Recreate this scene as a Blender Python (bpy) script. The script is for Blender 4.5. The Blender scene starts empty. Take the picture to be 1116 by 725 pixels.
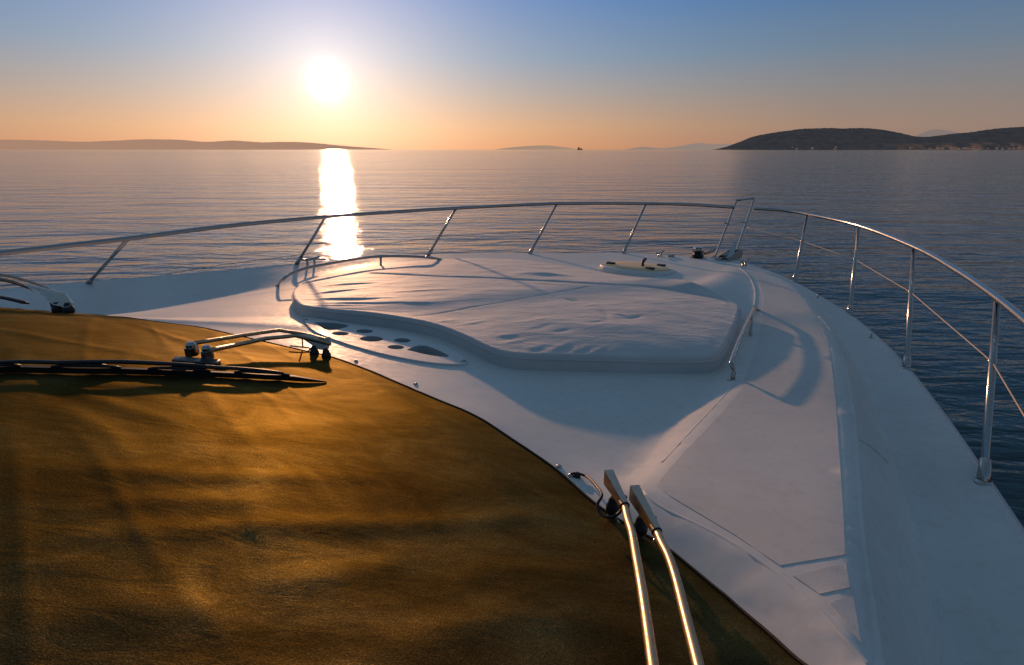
import bpy, bmesh, math, random
from mathutils import Vector, Matrix, noise
from mathutils.bvhtree import BVHTree
from mathutils.geometry import delaunay_2d_cdt, intersect_point_tri_2d
import numpy as np
random.seed(7)
R = math.radians
col = bpy.context.scene.collection
# ------------------------------------------------------------------ camera model
CZ = 3.2                     # camera height above the water
F = 600.0                    # focal length in px of the 1116 px wide photograph
TH = math.atan((362.5-163)/F)
CAM = Vector((0, 0, CZ))
def ray(px, py):
    X = (px-558)/F; Y = (362.5-py)/F
    return Vector((X, math.cos(TH)+Y*math.sin(TH), -math.sin(TH)+Y*math.cos(TH)))
def at(px, py, h):           # point on the boat, h metres below eye level
    r = ray(px, py)
    return CAM + r*(h/-r.z)
def cr(pts, n):              # Catmull-Rom through points, about n samples, equal arc steps
    P = [Vector(p) for p in pts]
    P = [P[0]*2-P[1]] + P + [P[-1]*2-P[-2]]
    out = []
    for i in range(1, len(P)-2):
        a, b, c, d = P[i-1:i+3]
        for k in range(16):
            t = k/16
            out.append(0.5*((2*b)+(c-a)*t+(2*a-5*b+4*c-d)*t*t+(3*b-a-3*c+d)*t**3))
    out.append(P[-2].copy())
    L = [0]
    for i in range(1, len(out)): L.append(L[-1]+(out[i]-out[i-1]).length)
    res = []; j = 0
    for k in range(n):
        s = L[-1]*k/(n-1)
        while j < len(L)-2 and L[j+1] < s: j += 1
        t = (s-L[j])/max(1e-9, L[j+1]-L[j])
        res.append(out[j].lerp(out[j+1], min(1, max(0, t))))
    return res
def crl(pts, step):
    d = sum((Vector(pts[i+1])-Vector(pts[i])).length for i in range(len(pts)-1))
    return cr(pts, max(3, int(d/step)+1))
def pc(lst, h=None):         # list of (px,py,h) or (px,py) with common h -> points
    return [at(p[0], p[1], p[2] if len(p) > 2 else h) for p in lst]

# ------------------------------------------------------------------ materials
def newmat(name):
    m = bpy.data.materials.new(name); m.use_nodes = True
    nt = m.node_tree; b = nt.nodes['Principled BSDF']
    return m, nt, b
def N(nt, t, **k):
    n = nt.nodes.new(t)
    for a, v in k.items():
        if a in n.inputs: n.inputs[a].default_value = v
        else: setattr(n, a, v)
    return n
def coords(nt, kind='Object', scale=(1, 1, 1), rot=(0, 0, 0)):
    tc = nt.nodes.new('ShaderNodeTexCoord'); mp = nt.nodes.new('ShaderNodeMapping')
    mp.inputs['Scale'].default_value = scale; mp.inputs['Rotation'].default_value = rot
    nt.links.new(tc.outputs[kind], mp.inputs['Vector']); return mp.outputs[0]
def ramp(nt, fac, stops):
    r = nt.nodes.new('ShaderNodeValToRGB')
    e = r.color_ramp.elements
    while len(e) < len(stops): e.new(.5)
    for i, (p, c) in enumerate(stops):
        e[i].position = p; e[i].color = (*c, 1) if len(c) == 3 else c
    nt.links.new(fac, r.inputs[0]); return r.outputs[0]
def noisetex(nt, vec, scale, detail=4, rough=.5, dist=0):
    n = nt.nodes.new('ShaderNodeTexNoise'); n.inputs['Scale'].default_value = scale
    n.inputs['Detail'].default_value = detail; n.inputs['Roughness'].default_value = rough
    n.inputs['Distortion'].default_value = dist
    nt.links.new(vec, n.inputs['Vector']); return n.outputs[0]
def bump(nt, b, h, strength, dist, prev=None):
    n = nt.nodes.new('ShaderNodeBump'); n.inputs['Strength'].default_value = strength
    n.inputs['Distance'].default_value = dist
    nt.links.new(h, n.inputs['Height'])
    if prev: nt.links.new(prev, n.inputs['Normal'])
    nt.links.new(n.outputs[0], b.inputs['Normal']); return n.outputs[0]
def gray(v): return (v, v, v)

def gelcoat(name, base=(.71, .70, .665), rough=.52, grain=0):
    m, nt, b = newmat(name)
    v = coords(nt)
    n1 = noisetex(nt, v, 1.3, 5, .6)
    lo = tuple(c*.90 for c in base)
    c = ramp(nt, n1, [(.35, lo), (.65, base)])
    # light salt stains and dust
    n2 = noisetex(nt, v, 22, 8, .7)
    mx = nt.nodes.new('ShaderNodeMixRGB'); mx.blend_type = 'MULTIPLY'; mx.inputs[0].default_value = .5
    nt.links.new(c, mx.inputs[1]); nt.links.new(ramp(nt, n2, [(.36, (.86, .85, .83)), (.50, (1, 1, 1))]), mx.inputs[2])
    nt.links.new(mx.outputs[0], b.inputs['Base Color'])
    rr = ramp(nt, n2, [(.3, gray(rough+.14)), (.65, gray(rough-.04))])
    nt.links.new(rr, b.inputs['Roughness'])
    n3 = noisetex(nt, v, 2.2, 3, .5)
    p = bump(nt, b, n3, .25, .02)
    if grain:
        n4 = noisetex(nt, v, grain, 2, .6)
        bump(nt, b, n4, .5, .003, p)
    b.inputs['Coat Weight'].default_value = 0 if grain else .02; b.inputs['Specular IOR Level'].default_value = .14
    b.inputs['Coat Roughness'].default_value = .18
    return m
M = {}
M['gel'] = gelcoat('white_gelcoat')
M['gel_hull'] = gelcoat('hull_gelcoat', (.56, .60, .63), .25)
M['grip'] = gelcoat('grip_paint', (.67, .655, .62), .7, 420)
M['tray'] = gelcoat('tray_gelcoat', (.70, .70, .68), .5)
M['well_shade'] = gelcoat('shaded_well_gelcoat', (.45, .46, .46), .5)  # darker copy of the tray gelcoat: shade inside the cup holes painted in
def metal(name, c, rough, scale=60):
    m, nt, b = newmat(name)
    v = coords(nt)
    n = noisetex(nt, v, scale, 4, .6)
    nt.links.new(ramp(nt, n, [(.3, tuple(x*.8 for x in c)), (.7, c)]), b.inputs['Base Color'])
    nt.links.new(ramp(nt, n, [(.3, gray(rough*1.5)), (.7, gray(rough*.8))]), b.inputs['Roughness'])
    b.inputs['Metallic'].default_value = 1
    return m
M['steel'] = metal('polished_steel', (.46, .44, .42), .17)
M['steel_dull'] = metal('brushed_steel', (.50, .45, .38), .34)
M['steel_arm'] = metal('wiper_arm_steel', (.46, .37, .25), .36)
def plain(name, c, rough, scale=40, amt=.75):
    m, nt, b = newmat(name)
    v = coords(nt)
    n = noisetex(nt, v, scale, 5, .6)
    nt.links.new(ramp(nt, n, [(.3, tuple(x*amt for x in c)), (.7, c)]), b.inputs['Base Color'])
    b.inputs['Roughness'].default_value = rough
    bump(nt, b, n, .2, .002)
    return m
M['rubber'] = plain('black_rubber', (.012, .012, .012), .55)
M['blackpaint'] = plain('black_paint', (.010, .009, .008), .38)
M['hatch'] = plain('hatch_cream', (.98, .64, .30), .45, 12, .85)
M['caulk'] = plain('dark_seam', (.05, .055, .06), .6)
M['cord'] = plain('cream_cord', (.55, .45, .33), .6)
M['stitch'] = plain('stitching', (.30, .20, .08), .5, 300, .1)
M['hem'] = plain('cover_hem', (.035, .022, .010), .6, 80)

def pad_mat():
    m, nt, b = newmat('sunpad_fabric')
    v = coords(nt)
    n1 = noisetex(nt, v, 3, 5, .6)
    nt.links.new(ramp(nt, n1, [(.3, (.49, .48, .46)), (.7, (.57, .555, .53))]), b.inputs['Base Color'])
    b.inputs['Roughness'].default_value = .62
    b.inputs['Sheen Weight'].default_value = .25
    b.inputs['Sheen Roughness'].default_value = .4
    n2 = noisetex(nt, coords(nt, scale=(1, 2.2, 1), rot=(0, 0, .3)), 9, 5, .55, .6)
    p = bump(nt, b, n2, .45, .012)
    n3 = noisetex(nt, v, 500, 2, .5)
    bump(nt, b, n3, .25, .001, p)
    return m
M['pad'] = pad_mat()
def cover_mat():
    m, nt, b = newmat('bronze_mesh_fabric')
    v = coords(nt)
    n1 = noisetex(nt, coords(nt, scale=(1, 1.6, 1)), 2.2, 8, .65, .5)
    n2 = noisetex(nt, v, 260, 3, .7)
    c = ramp(nt, n1, [(.3, (.038, .031, .014)), (.5, (.088, .070, .031)), (.7, (.17, .135, .058))])
    mx = nt.nodes.new('ShaderNodeMixRGB'); mx.blend_type = 'MULTIPLY'; mx.inputs[0].default_value = .8
    nt.links.new(c, mx.inputs[1]); nt.links.new(ramp(nt, n2, [(.35, gray(.35)), (.58, gray(1.0)), (.72, gray(2.0))]), mx.inputs[2])
    nt.links.new(mx.outputs[0], b.inputs['Base Color'])
    b.inputs['Metallic'].default_value = .93; b.inputs['Specular IOR Level'].default_value = .15; b.inputs['Specular Tint'].default_value = (.66, .54, .36, 1)
    nt.links.new(ramp(nt, n1, [(.3, gray(.66)), (.7, gray(.54))]), b.inputs['Roughness'])
    n3 = noisetex(nt, coords(nt, scale=(1, 2.5, 1), rot=(0, 0, .15)), 7, 7, .6, .8)
    p = bump(nt, b, n3, .22, .010)
    bump(nt, b, n2, .6, .0012, p)
    return m
M['cover'] = cover_mat()

def water_mat():
    m, nt, b = newmat('sea_water')
    b.inputs['Base Color'].default_value = (.010, .036, .044, 1)
    b.inputs['Roughness'].default_value = .07
    b.inputs['IOR'].default_value = 1.33
    b.inputs['Specular IOR Level'].default_value = .5
    rot = (0, 0, R(8))
    def wav(scale, sx, sy, det, strength, dist, prev):
        n = noisetex(nt, coords(nt, scale=(sx, sy, 1), rot=rot), scale, det, .55, .3)
        return bump(nt, b, n, strength, dist, prev)
    p = wav(1.0, .012, .05, 3, 1, .42, None)
    p = wav(1.0, .14, .45, 4, 1, .24, p)
    p = wav(1.0, .9, 2.2, 4, 1, .06, p)
    p = wav(1.0, 5, 8, 3, 1, .010, p)
    return m
M['water'] = water_mat()
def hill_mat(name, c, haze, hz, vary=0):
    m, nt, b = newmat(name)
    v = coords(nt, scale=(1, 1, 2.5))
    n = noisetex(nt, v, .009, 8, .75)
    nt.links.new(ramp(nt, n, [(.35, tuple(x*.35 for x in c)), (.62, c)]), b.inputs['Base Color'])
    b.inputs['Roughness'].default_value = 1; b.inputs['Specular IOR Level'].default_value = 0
    b.inputs['Emission Color'].default_value = (*haze, 1); b.inputs['Emission Strength'].default_value = hz  # airlight of the haze painted in as emission, the slopes are no light source
    if vary:                 # wooded slope above, bare reddish rock near the shore, sea haze painted in as glow
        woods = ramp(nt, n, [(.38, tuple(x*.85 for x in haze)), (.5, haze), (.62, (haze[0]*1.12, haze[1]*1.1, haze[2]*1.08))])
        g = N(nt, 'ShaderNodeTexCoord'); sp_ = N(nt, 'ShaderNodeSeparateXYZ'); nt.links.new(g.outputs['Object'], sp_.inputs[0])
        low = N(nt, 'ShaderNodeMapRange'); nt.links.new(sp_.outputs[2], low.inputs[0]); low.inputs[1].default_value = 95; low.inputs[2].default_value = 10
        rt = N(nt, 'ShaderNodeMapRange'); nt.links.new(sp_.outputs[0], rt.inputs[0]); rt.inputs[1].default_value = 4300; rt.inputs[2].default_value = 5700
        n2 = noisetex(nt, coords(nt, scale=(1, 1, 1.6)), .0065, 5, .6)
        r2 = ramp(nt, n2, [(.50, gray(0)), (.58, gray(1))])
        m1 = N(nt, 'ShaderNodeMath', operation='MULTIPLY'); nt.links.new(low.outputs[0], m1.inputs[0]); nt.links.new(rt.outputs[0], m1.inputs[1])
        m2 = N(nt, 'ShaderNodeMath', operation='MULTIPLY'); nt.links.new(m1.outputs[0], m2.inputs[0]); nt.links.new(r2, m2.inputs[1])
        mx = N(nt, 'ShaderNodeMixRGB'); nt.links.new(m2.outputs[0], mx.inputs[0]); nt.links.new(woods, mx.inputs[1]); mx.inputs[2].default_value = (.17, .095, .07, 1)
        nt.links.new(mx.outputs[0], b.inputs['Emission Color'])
    return m

# ------------------------------------------------------------------ object helpers
def link(name, me, mat, parent=None, smooth=True):
    if mat is not None: me.materials.append(mat)
    if smooth:
        for p in me.polygons: p.use_smooth = True
    o = bpy.data.objects.new(name, me); col.objects.link(o)
    if parent: o.parent = parent; 
    return o
def fix(o, parent):          # world-space mesh under an Empty that stands elsewhere
    o.parent = parent
    o.matrix_parent_inverse = world_of(parent).inverted()
def world_of(o):
    m = o.matrix_basis.copy()
    if o.parent: m = world_of(o.parent) @ o.matrix_parent_inverse @ m
    return m
def put(name, bm, mat, parent=None, smooth=True, sharp=None):
    me = bpy.data.meshes.new(name)
    bmesh.ops.recalc_face_normals(bm, faces=bm.faces)
    bm.to_mesh(me); bm.free()
    if sharp is not None: me.set_sharp_from_angle(angle=R(sharp)) if smooth else None
    o = link(name, me, mat, None, smooth)
    if sharp is not None and smooth: o.data.set_sharp_from_angle(angle=R(sharp))
    if parent: fix(o, parent)
    return o
def empty(name, loc, parent=None):
    o = bpy.data.objects.new(name, None); col.objects.link(o); o.location = loc
    o.empty_display_size = .1
    if parent:
        o.parent = parent; o.matrix_parent_inverse = world_of(parent).inverted()
    return o
def tag(o, label=None, cat=None, group=None, kind=None):
    if label: o['label'] = label
    if cat: o['category'] = cat
    if group: o['group'] = group
    if kind: o['kind'] = kind
    return o
def tube(bm, pts, r, seg=14, cap=True, flat=1.0, up=Vector((0, 0, 1))):
    rs = r if isinstance(r, (list, tuple)) else [r]*len(pts)
    rings = []; prev = None
    for i, p in enumerate(pts):
        t = (pts[min(i+1, len(pts)-1)]-pts[max(i-1, 0)]).normalized()
        a = up.cross(t)
        if a.length < .05: a = (prev or Vector((1, 0, 0))) - t*((prev or Vector((1, 0, 0))).dot(t))
        a.normalize(); b = t.cross(a); prev = a
        rings.append([bm.verts.new(p+(a*math.cos(2*math.pi*k/seg)+b*math.sin(2*math.pi*k/seg)*flat)*rs[i]) for k in range(seg)])
    for i in range(len(rings)-1):
        for k in range(seg):
            bm.faces.new((rings[i][k], rings[i][(k+1) % seg], rings[i+1][(k+1) % seg], rings[i+1][k]))
    if cap:
        bm.faces.new(rings[0]); bm.faces.new(rings[-1])
def lathe(bm, base, axis, prof, seg=24):   # prof: (radius, height)
    z = axis.normalized(); x = z.orthogonal().normalized(); y = z.cross(x)
    rings = []
    for r, h in prof:
        rings.append([bm.verts.new(base+z*h+(x*math.cos(2*math.pi*k/seg)+y*math.sin(2*math.pi*k/seg))*max(r, 1e-4)) for k in range(seg)])
    for i in range(len(rings)-1):
        for k in range(seg):
            bm.faces.new((rings[i][k], rings[i][(k+1) % seg], rings[i+1][(k+1) % seg], rings[i+1][k]))
    bm.faces.new(rings[0]); bm.faces.new(rings[-1])
def box(bm, c, ex, ey, ez, bev=0):          # c centre, ex/ey/ez half-extent vectors
    vs = [bm.verts.new(c+ex*a+ey*b+ez*d) for a in (-1, 1) for b in (-1, 1) for d in (-1, 1)]
    fs = [bm.faces.new([vs[i] for i in q]) for q in ((0, 1, 3, 2), (4, 6, 7, 5), (0, 4, 5, 1), (2, 3, 7, 6), (0, 2, 6, 4), (1, 5, 7, 3))]
    if bev:
        es = list({e for f in fs for e in f.edges})
        bmesh.ops.bevel(bm, geom=es, offset=bev, segments=2, affect='EDGES', profile=.6)
def prism(bm, poly, thick, bev=0):          # poly: 3D points (planar-ish), thick: vector
    a = [bm.verts.new(p) for p in poly]; b = [bm.verts.new(p+thick) for p in poly]
    n = len(poly)
    fs = [bm.faces.new(a), bm.faces.new(b[::-1])]
    for i in range(n): fs.append(bm.faces.new((a[i], a[(i+1) % n], b[(i+1) % n], b[i])))
    if bev: bmesh.ops.bevel(bm, geom=list({e for f in fs for e in f.edges}), offset=bev, segments=2, affect='EDGES')
def bvh_of(o):
    me = o.data; return BVHTree.FromPolygons([v.co for v in me.vertices], [tuple(p.vertices) for p in me.polygons])

# boat axes on the plan (the bow points forward and to the right of the camera)
FW = Vector((math.sin(.70), math.cos(.70), 0)); ST = Vector((FW.y, -FW.x, 0)); UP = Vector((0, 0, 1))

# ------------------------------------------------------------------ deck: feature lines, then a relaxed skin between them
G_s = pc([(806,284,1.38),(835,294,1.38),(865,307,1.38),(905,330,1.38),(928,345,1.38),(960,372,1.38),(988,402,1.38),(1030,458,1.38),(1078,530,1.38),(1120,595,1.38),(1180,700,1.38)])
G_s += [G_s[-1]+Vector(v) for v in ((.02,-.55,0),(-.15,-1.3,0),(-.6,-2.4,0),(-1.3,-3.6,0),(-2.1,-4.8,0))]
G_p = pc([(806,284,1.38),(780,281.5,1.38),(752,279.5,1.38),(712,277,1.38),(676,275.5,1.38),(620,276,1.38),(575,276,1.38),(500,276.5,1.38),(462,278,1.38),(400,281,1.38),(359,284,1.38),(319,287.5,1.38),(251,294,1.38),(143,303,1.38),(95,306.5,1.38),(54,310.5,1.38),(0,316,1.38),(-90,327,1.38)])
G_p += [G_p[-1]+Vector(v) for v in ((-1.1,-1.3,0),(-2.1,-2.7,0),(-3.0,-4.2,0))]
V_s = pc([(868,312,1.39),(885,326,1.40),(905,350,1.41),(921,379,1.42),(937,405,1.43),(952,440,1.44),(972,490,1.45),(988,543,1.45),(1006,602,1.45),(1020,669,1.45),(1028,740,1.45),(1040,830,1.45)])
V_s += [V_s[-1]+Vector(v) for v in ((-.25,-.9,0),(-.9,-2.1,0),(-1.7,-3.3,0))]
R_s = pc([(812,289,1.355),(845,299,1.345),(873,315,1.31),(891,337,1.255),(903,352,1.22),(917,382,1.17),(924,412,1.135),(930,458,1.095),(935,534,1.045),(939,602,1.0),(948,651,.98),(957,725,.955),(975,810,.93)])
R_s += [R_s[-1]+Vector(v) for v in ((-.3,-.7,.02),(-.95,-1.8,.04),(-1.8,-3.0,.06))]
K_s = pc([(699,533,1.055),(720,551,1.045),(790,585,1.01),(850,625,.985),(900,670,.965),(950,727,.95)])
K_s += [K_s[-1]+Vector(v) for v in ((-.10,-.3,.01),(-.7,-1.4,.04),(-1.5,-2.6,.07))]
T_s = pc([(803,288,1.335),(817,301,1.31),(823,318,1.285),(822,336,1.25),(814,372,1.185),(803,416,1.145),(775,450,1.12),(725,503,1.08),(699,531,1.055)])
T_in = pc([(795,350,1.215),(782,405,1.21),(756,430,1.20),(712,487,1.175),(686,525,1.13)])
TRI = pc([(805,291,1.33),(782,304,1.22),(758,316,1.14)])      # lit lip running back from the bow
TRI2 = pc([(795,289,1.35),(772,299,1.31),(751,309,1.28)])
E_px = [(-150,334,1.02),(-60,333,1.02),(0,334,1.02),(56,339,1.02),(103,343,1.02),(137,346,1.02),(180,352,1.02),(219,357,1.025),(259,366,1.03),(298,374.5,1.03),(338,384,1.04),(361,389,1.045),(400,403,1.055),(440,420,1.06),(480,437,1.065),(520,454,1.07),(560,480,1.08),(606,512,1.09),(648,550,1.09),(683,574.5,1.09),(718,596,1.09),(753,624,1.085),(806,670,1.075),(860,721,1.06),(900,768,1.05)]
E_l = pc(E_px)
E_l = [E_l[0]+Vector((-1.3,-1.3,0))] + E_l + [E_l[-1]+Vector(v) for v in ((-.06,-.25,.01),(-.30,-.7,.02),(-1.2,-2.0,.04))]
Q_p = pc([(-60,347,1.18),(60,349,1.16),(150,348,1.16),(186,347.5,1.16),(240,347,1.16),(290,346.5,1.165),(319,346.5,1.17)])
W_p = pc([(-90,372,1.55),(30,362,1.55),(133,344,1.55),(220,328,1.52),(270,318.5,1.48),(305,312,1.45),(345,298,1.42),(400,287,1.40)])
W_p = [W_p[0]+Vector((-1.6,-2.2,0))] + W_p
creases = [(G_s,.05),(G_p,.12),(V_s,.05),(R_s,.045),(K_s,.04),(T_s,.04),(T_in,.04),(TRI,.05),(TRI2,.05),(E_l,.05),(Q_p,.08),(W_p,.1)]
loose = pc([(600,450,1.185),(560,430,1.15),(650,500,1.165),(720,440,1.21),(650,430,1.205),(690,480,1.19),(440,400,1.10),(520,420,1.13),(400,375,1.14),
            (450,390,1.14),(330,345,1.16),(345,330,1.24),(400,350,1.2),(500,350,1.2),(600,380,1.2),(700,380,1.2),(400,300,1.30),
            (500,300,1.28),(600,300,1.27),(700,312,1.27),(695,292,1.32),(640,284,1.34),(560,284,1.34),(300,330,1.28),(240,338,1.2),(800,330,1.28),(802,316,1.30)])
cv, ce, fixed = [], [], []
def add_curve(pts, step):
    s = crl(pts, step); st = len(cv)
    for p in s: cv.append(p)
    for i in range(len(s)-1): ce.append((st+i, st+i+1))
for c, s in creases: add_curve(c, s)
nfix_curves = len(cv)
cv += loose
ncurve = len(cv)
outline = [Vector(p) for p in crl(G_s, .06)] + [Vector(p) for p in crl(G_p, .1)][::-1]
ol2 = [(p.x, p.y) for p in outline]
def inside(x, y, poly):
    r = False; j = len(poly)-1
    for i in range(len(poly)):
        xi, yi = poly[i]; xj, yj = poly[j]
        if (yi > y) != (yj > y) and x < (xj-xi)*(y-yi)/(yj-yi)+xi: r = not r
        j = i
    return r
from mathutils.kdtree import KDTree
kd = KDTree(len(cv))
for i, p in enumerate(cv): kd.insert((p.x, p.y, 0), i)
kd.balance()
def scatter(poly, kd_, fine=.045, coarse=.065):
    xs = [p[0] for p in poly]; ys = [p[1] for p in poly]
    out = []
    y = min(ys); row = 0
    while y < max(ys):
        st = fine if y < 3.4 and y > -.5 else coarse
        x = min(xs) + (row % 2)*st/2
        while x < max(xs):
            if inside(x, y, poly) and kd_.find((x, y, 0))[2] > st*.5: out.append(Vector((x+random.uniform(-.1, .1)*st, y+random.uniform(-.1, .1)*st, 0)))
            x += st
        y += st*.87; row += 1
    return out
inner = scatter(ol2, kd)
for p in inner:
    # start height: inverse distance blend of the nearest feature points
    acc = 0; w = 0
    for q, i, d in kd.find_n((p.x, p.y, 0), 6):
        ww = 1/(d*d+1e-4); acc += cv[i].z*ww; w += ww
    p.z = acc/w
allp = cv + inner
vs, es, fs, ov, oe, of = delaunay_2d_cdt([(p.x, p.y) for p in allp], ce, [], 0, 1e-4, True)
Z = np.zeros(len(vs)); fx = np.zeros(len(vs), bool)
for i, src in enumerate(ov):
    if src:
        Z[i] = allp[src[0]].z; fx[i] = min(src) < ncurve
    else: Z[i] = CZ-1.3
XY = np.array([(v.x, v.y) for v in vs])
fs = [f for f in fs if inside(sum(vs[i].x for i in f)/3, sum(vs[i].y for i in f)/3, ol2)]
E_ = set()
for f in fs:
    for a, b in ((f[0], f[1]), (f[1], f[2]), (f[2], f[0])): E_.add((min(a, b), max(a, b)))
E_ = np.array(sorted(E_))
W_ = 1/np.maximum(1e-3, np.linalg.norm(XY[E_[:, 0]]-XY[E_[:, 1]], axis=1))
def relax(Z, free, it, k=1.0):
    for _ in range(it):
        num = np.zeros(len(Z)); den = np.zeros(len(Z))
        np.add.at(num, E_[:, 0], Z[E_[:, 1]]*W_); np.add.at(num, E_[:, 1], Z[E_[:, 0]]*W_)
        np.add.at(den, E_[:, 0], W_); np.add.at(den, E_[:, 1], W_)
        t = np.where(den > 0, num/np.maximum(den, 1e-9), Z)
        Z = np.where(free, Z+(t-Z)*k, Z)
    return Z
Z = relax(Z, ~fx, 500)
isb = np.zeros(len(Z), bool)
ekey = {}
for f in fs:
    for a, b in ((f[0], f[1]), (f[1], f[2]), (f[2], f[0])): ekey[(min(a, b), max(a, b))] = ekey.get((min(a, b), max(a, b)), 0)+1
for (a, b), n in ekey.items():
    if n == 1: isb[a] = isb[b] = True
crv = np.zeros(len(vs), bool)
for i, src in enumerate(ov):
    if src and min(src) < nfix_curves: crv[i] = True
Z = relax(Z, ~crv, 40)
Z = relax(Z, ~isb, 3, .6)                 # rounds the feature lines over like moulded glassfibre
me = bpy.data.meshes.new('deck')
used = sorted({i for f in fs for i in f}); mp = {u: k for k, u in enumerate(used)}
me.from_pydata([(vs[i].x, vs[i].y, Z[i]) for i in used], [], [[mp[i] for i in f] for f in fs]); me.update()

yacht = empty('motor_yacht', at(560, 420, 2.9))
tag(yacht, 'white motor yacht seen from its flybridge, bow pointing out to sea', 'boat')
deck = link('deck', me, M['gel']); fix(deck, yacht)
DB = bvh_of(deck)
def dz(x, y):
    h = DB.ray_cast(Vector((x, y, 10)), Vector((0, 0, -1)))
    return h[0].z if h[0] is not None else CZ-1.38
def dhit(px, py, bv=None):
    h = (bv or DB).ray_cast(CAM, ray(px, py).normalized())
    return h[0] if h[0] is not None else at(px, py, 1.38)

# sheets laid on the deck (anti-slip panels): top 4 mm proud with a small turned-down edge
def sheet(name, poly_px, mat, lift, parent, bv_world=None, step=.05):
    w = [dhit(*p) for p in poly_px]
    pl = [(p.x, p.y) for p in w]
    k = KDTree(len(w))
    for i, p in enumerate(w): k.insert((p.x, p.y, 0), i)
    k.balance()
    ins = scatter(pl, k, .05, .09)
    pts = [Vector((p.x, p.y, 0)) for p in w]+ins
    n = len(w)
    v2, e2, f2, o2, _, _ = delaunay_2d_cdt([(p.x, p.y) for p in pts], [(i, (i+1) % n) for i in range(n)], [], 0, 1e-4, True)
    f2 = [f for f in f2 if inside(sum(v2[i].x for i in f)/3, sum(v2[i].y for i in f)/3, pl)]
    bm = bmesh.new()
    bv = [bm.verts.new((v.x, v.y, dz(v.x, v.y)+lift)) for v in v2]
    for f in f2:
        try: bm.faces.new([bv[i] for i in f])
        except ValueError: pass
    be = [e for e in bm.edges if len(e.link_faces) == 1]
    r = bmesh.ops.extrude_edge_only(bm, edges=be)
    for g in r['geom']:
        if isinstance(g, bmesh.types.BMVert): g.co.z -= lift+.01
    bmesh.ops.delete(bm, geom=[v for v in bm.verts if not v.link_faces], context='VERTS')
    return put(name, bm, mat, parent, True, 50)
def dense(pl, n=6, close=True):
    out = []
    for i in range(len(pl) if close else len(pl)-1):
        a = pl[i]; b = pl[(i+1) % len(pl)]
        for k in range(n): out.append((a[0]+(b[0]-a[0])*k/n, a[1]+(b[1]-a[1])*k/n))
    return out
main_panel = dense([(722,520),(745,494),(785,452),(808,424),(822,385),(830,352),(832,325),(826,304),(850,309),(872,322),(890,345),(901,368),(906,396)],3,False) + dense([(906,396),(911,440),(915,500),(919,560),(921,605)],3,False)+dense([(921,605),(885,611),(850,617)],3,False)+dense([(850,617),(800,583),(755,556)],3,False)+[(730,541),(716,530)]
sheet('grip_panel', main_panel, M['grip'], .0022, yacht)
sheet('grip_panel', dense([(864,628),(922,614),(926,641),(893,648)]), M['grip'], .0022, yacht)
sheet('grip_panel', dense([(903,657),(930,651),(938,700)]), M['grip'], .0022, yacht)

# ------------------------------------------------------------------ hull sides
def hull():
    bm = bmesh.new()
    path = crl(G_p, .15)[::-1] + crl(G_s, .12)[1:]
    bow = G_s[0]
    prof = [(0,0),(.035,-.012),(.05,-.05),(.035,-.10),(.0,-.13),(-.05,-.35),(-.15,-.7),(-.32,-1.2),(-.5,-1.7),(-.8,-2.3)]
    rows = []
    for i, p in enumerate(path):
        t = (path[min(i+1, len(path)-1)]-path[max(i-1, 0)]); t.z = 0; t.normalize()
        out = Vector((-t.y, t.x, 0))
        if out.dot(p-(bow-FW*4)) < 0: out = -out
        rake = max(0, 1-(p-bow).length/3.0)
        row = []
        for o, d in prof:
            k = o*(1 if o > 0 else (1+.6*rake))
            row.append(bm.verts.new(p+out*k+UP*d-FW*(rake*max(0, -d-.13)*.35)))
        rows.append(row)
    for i in range(len(rows)-1):
        for k in range(len(prof)-1):
            bm.faces.new((rows[i][k], rows[i+1][k], rows[i+1][k+1], rows[i][k+1]))
    return put('hull', bm, M['gel_hull'], yacht, True, 50)
hull()

# ------------------------------------------------------------------ windscreen cover
C0 = at(350, 385, 1.04)
def tobf(p):
    d = p-C0; return d.dot(ST_w), d.dot(FW_w)
FW_w = Vector((.616, .788, 0)); ST_w = Vector((.788, -.616, 0))
base = cr(E_l, 420)
def ridged(x, y, sx, sy, seed):
    n = noise.noise(Vector((x*sx, y*sy, seed)))
    return 1-abs(n)*2.2
NV = 260
crows = []
for i, p in enumerate(base):
    sb, fw = tobf(p)
    row = []
    ed = 1-abs(i/(len(base)-1)*2-1)
    for j in range(NV+1):
        v = j/NV; v = v**1.25
        top = C0 + ST_w*(sb*.80) + FW_w*(fw*.92-2.5); top.z = CZ-.50
        q = p.lerp(top, v)
        bz = dz(p.x, p.y)-.001 if j == 0 else bz
        zz = bz + (top.z-bz)*v
        zz += .012*min(1, v*60) + .02*math.sin(math.pi*min(1, v*1.0))
        q.z = zz
        s_, f_ = tobf(q)
        m = min(1, v*14)
        # broad sag, drag folds running across the screen, one seam ridge
        w = noise.noise(Vector((s_*.6, f_*1.6, 3.1)))*.014
        w += max(0, ridged(s_*1+f_*.05, f_+s_*.06, .35, 2.4, 8.0)-.6)*.010
        w += max(0, ridged(s_*1-f_*.2, f_+s_*.2, .6, 5.0, 21.0)-.65)*.006
        w += noise.noise(Vector((s_*2.2, f_*7, 7)))*.003
        q.z += w*m
        row.append(q)
    crows.append(row)
def rows_bvh():
    V = [q for row in crows for q in row]; n_ = NV+1
    return BVHTree.FromPolygons(V, [(i*n_+j, (i+1)*n_+j, (i+1)*n_+j+1, i*n_+j+1) for i in range(len(crows)-1) for j in range(NV)])
RB = rows_bvh()
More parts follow.
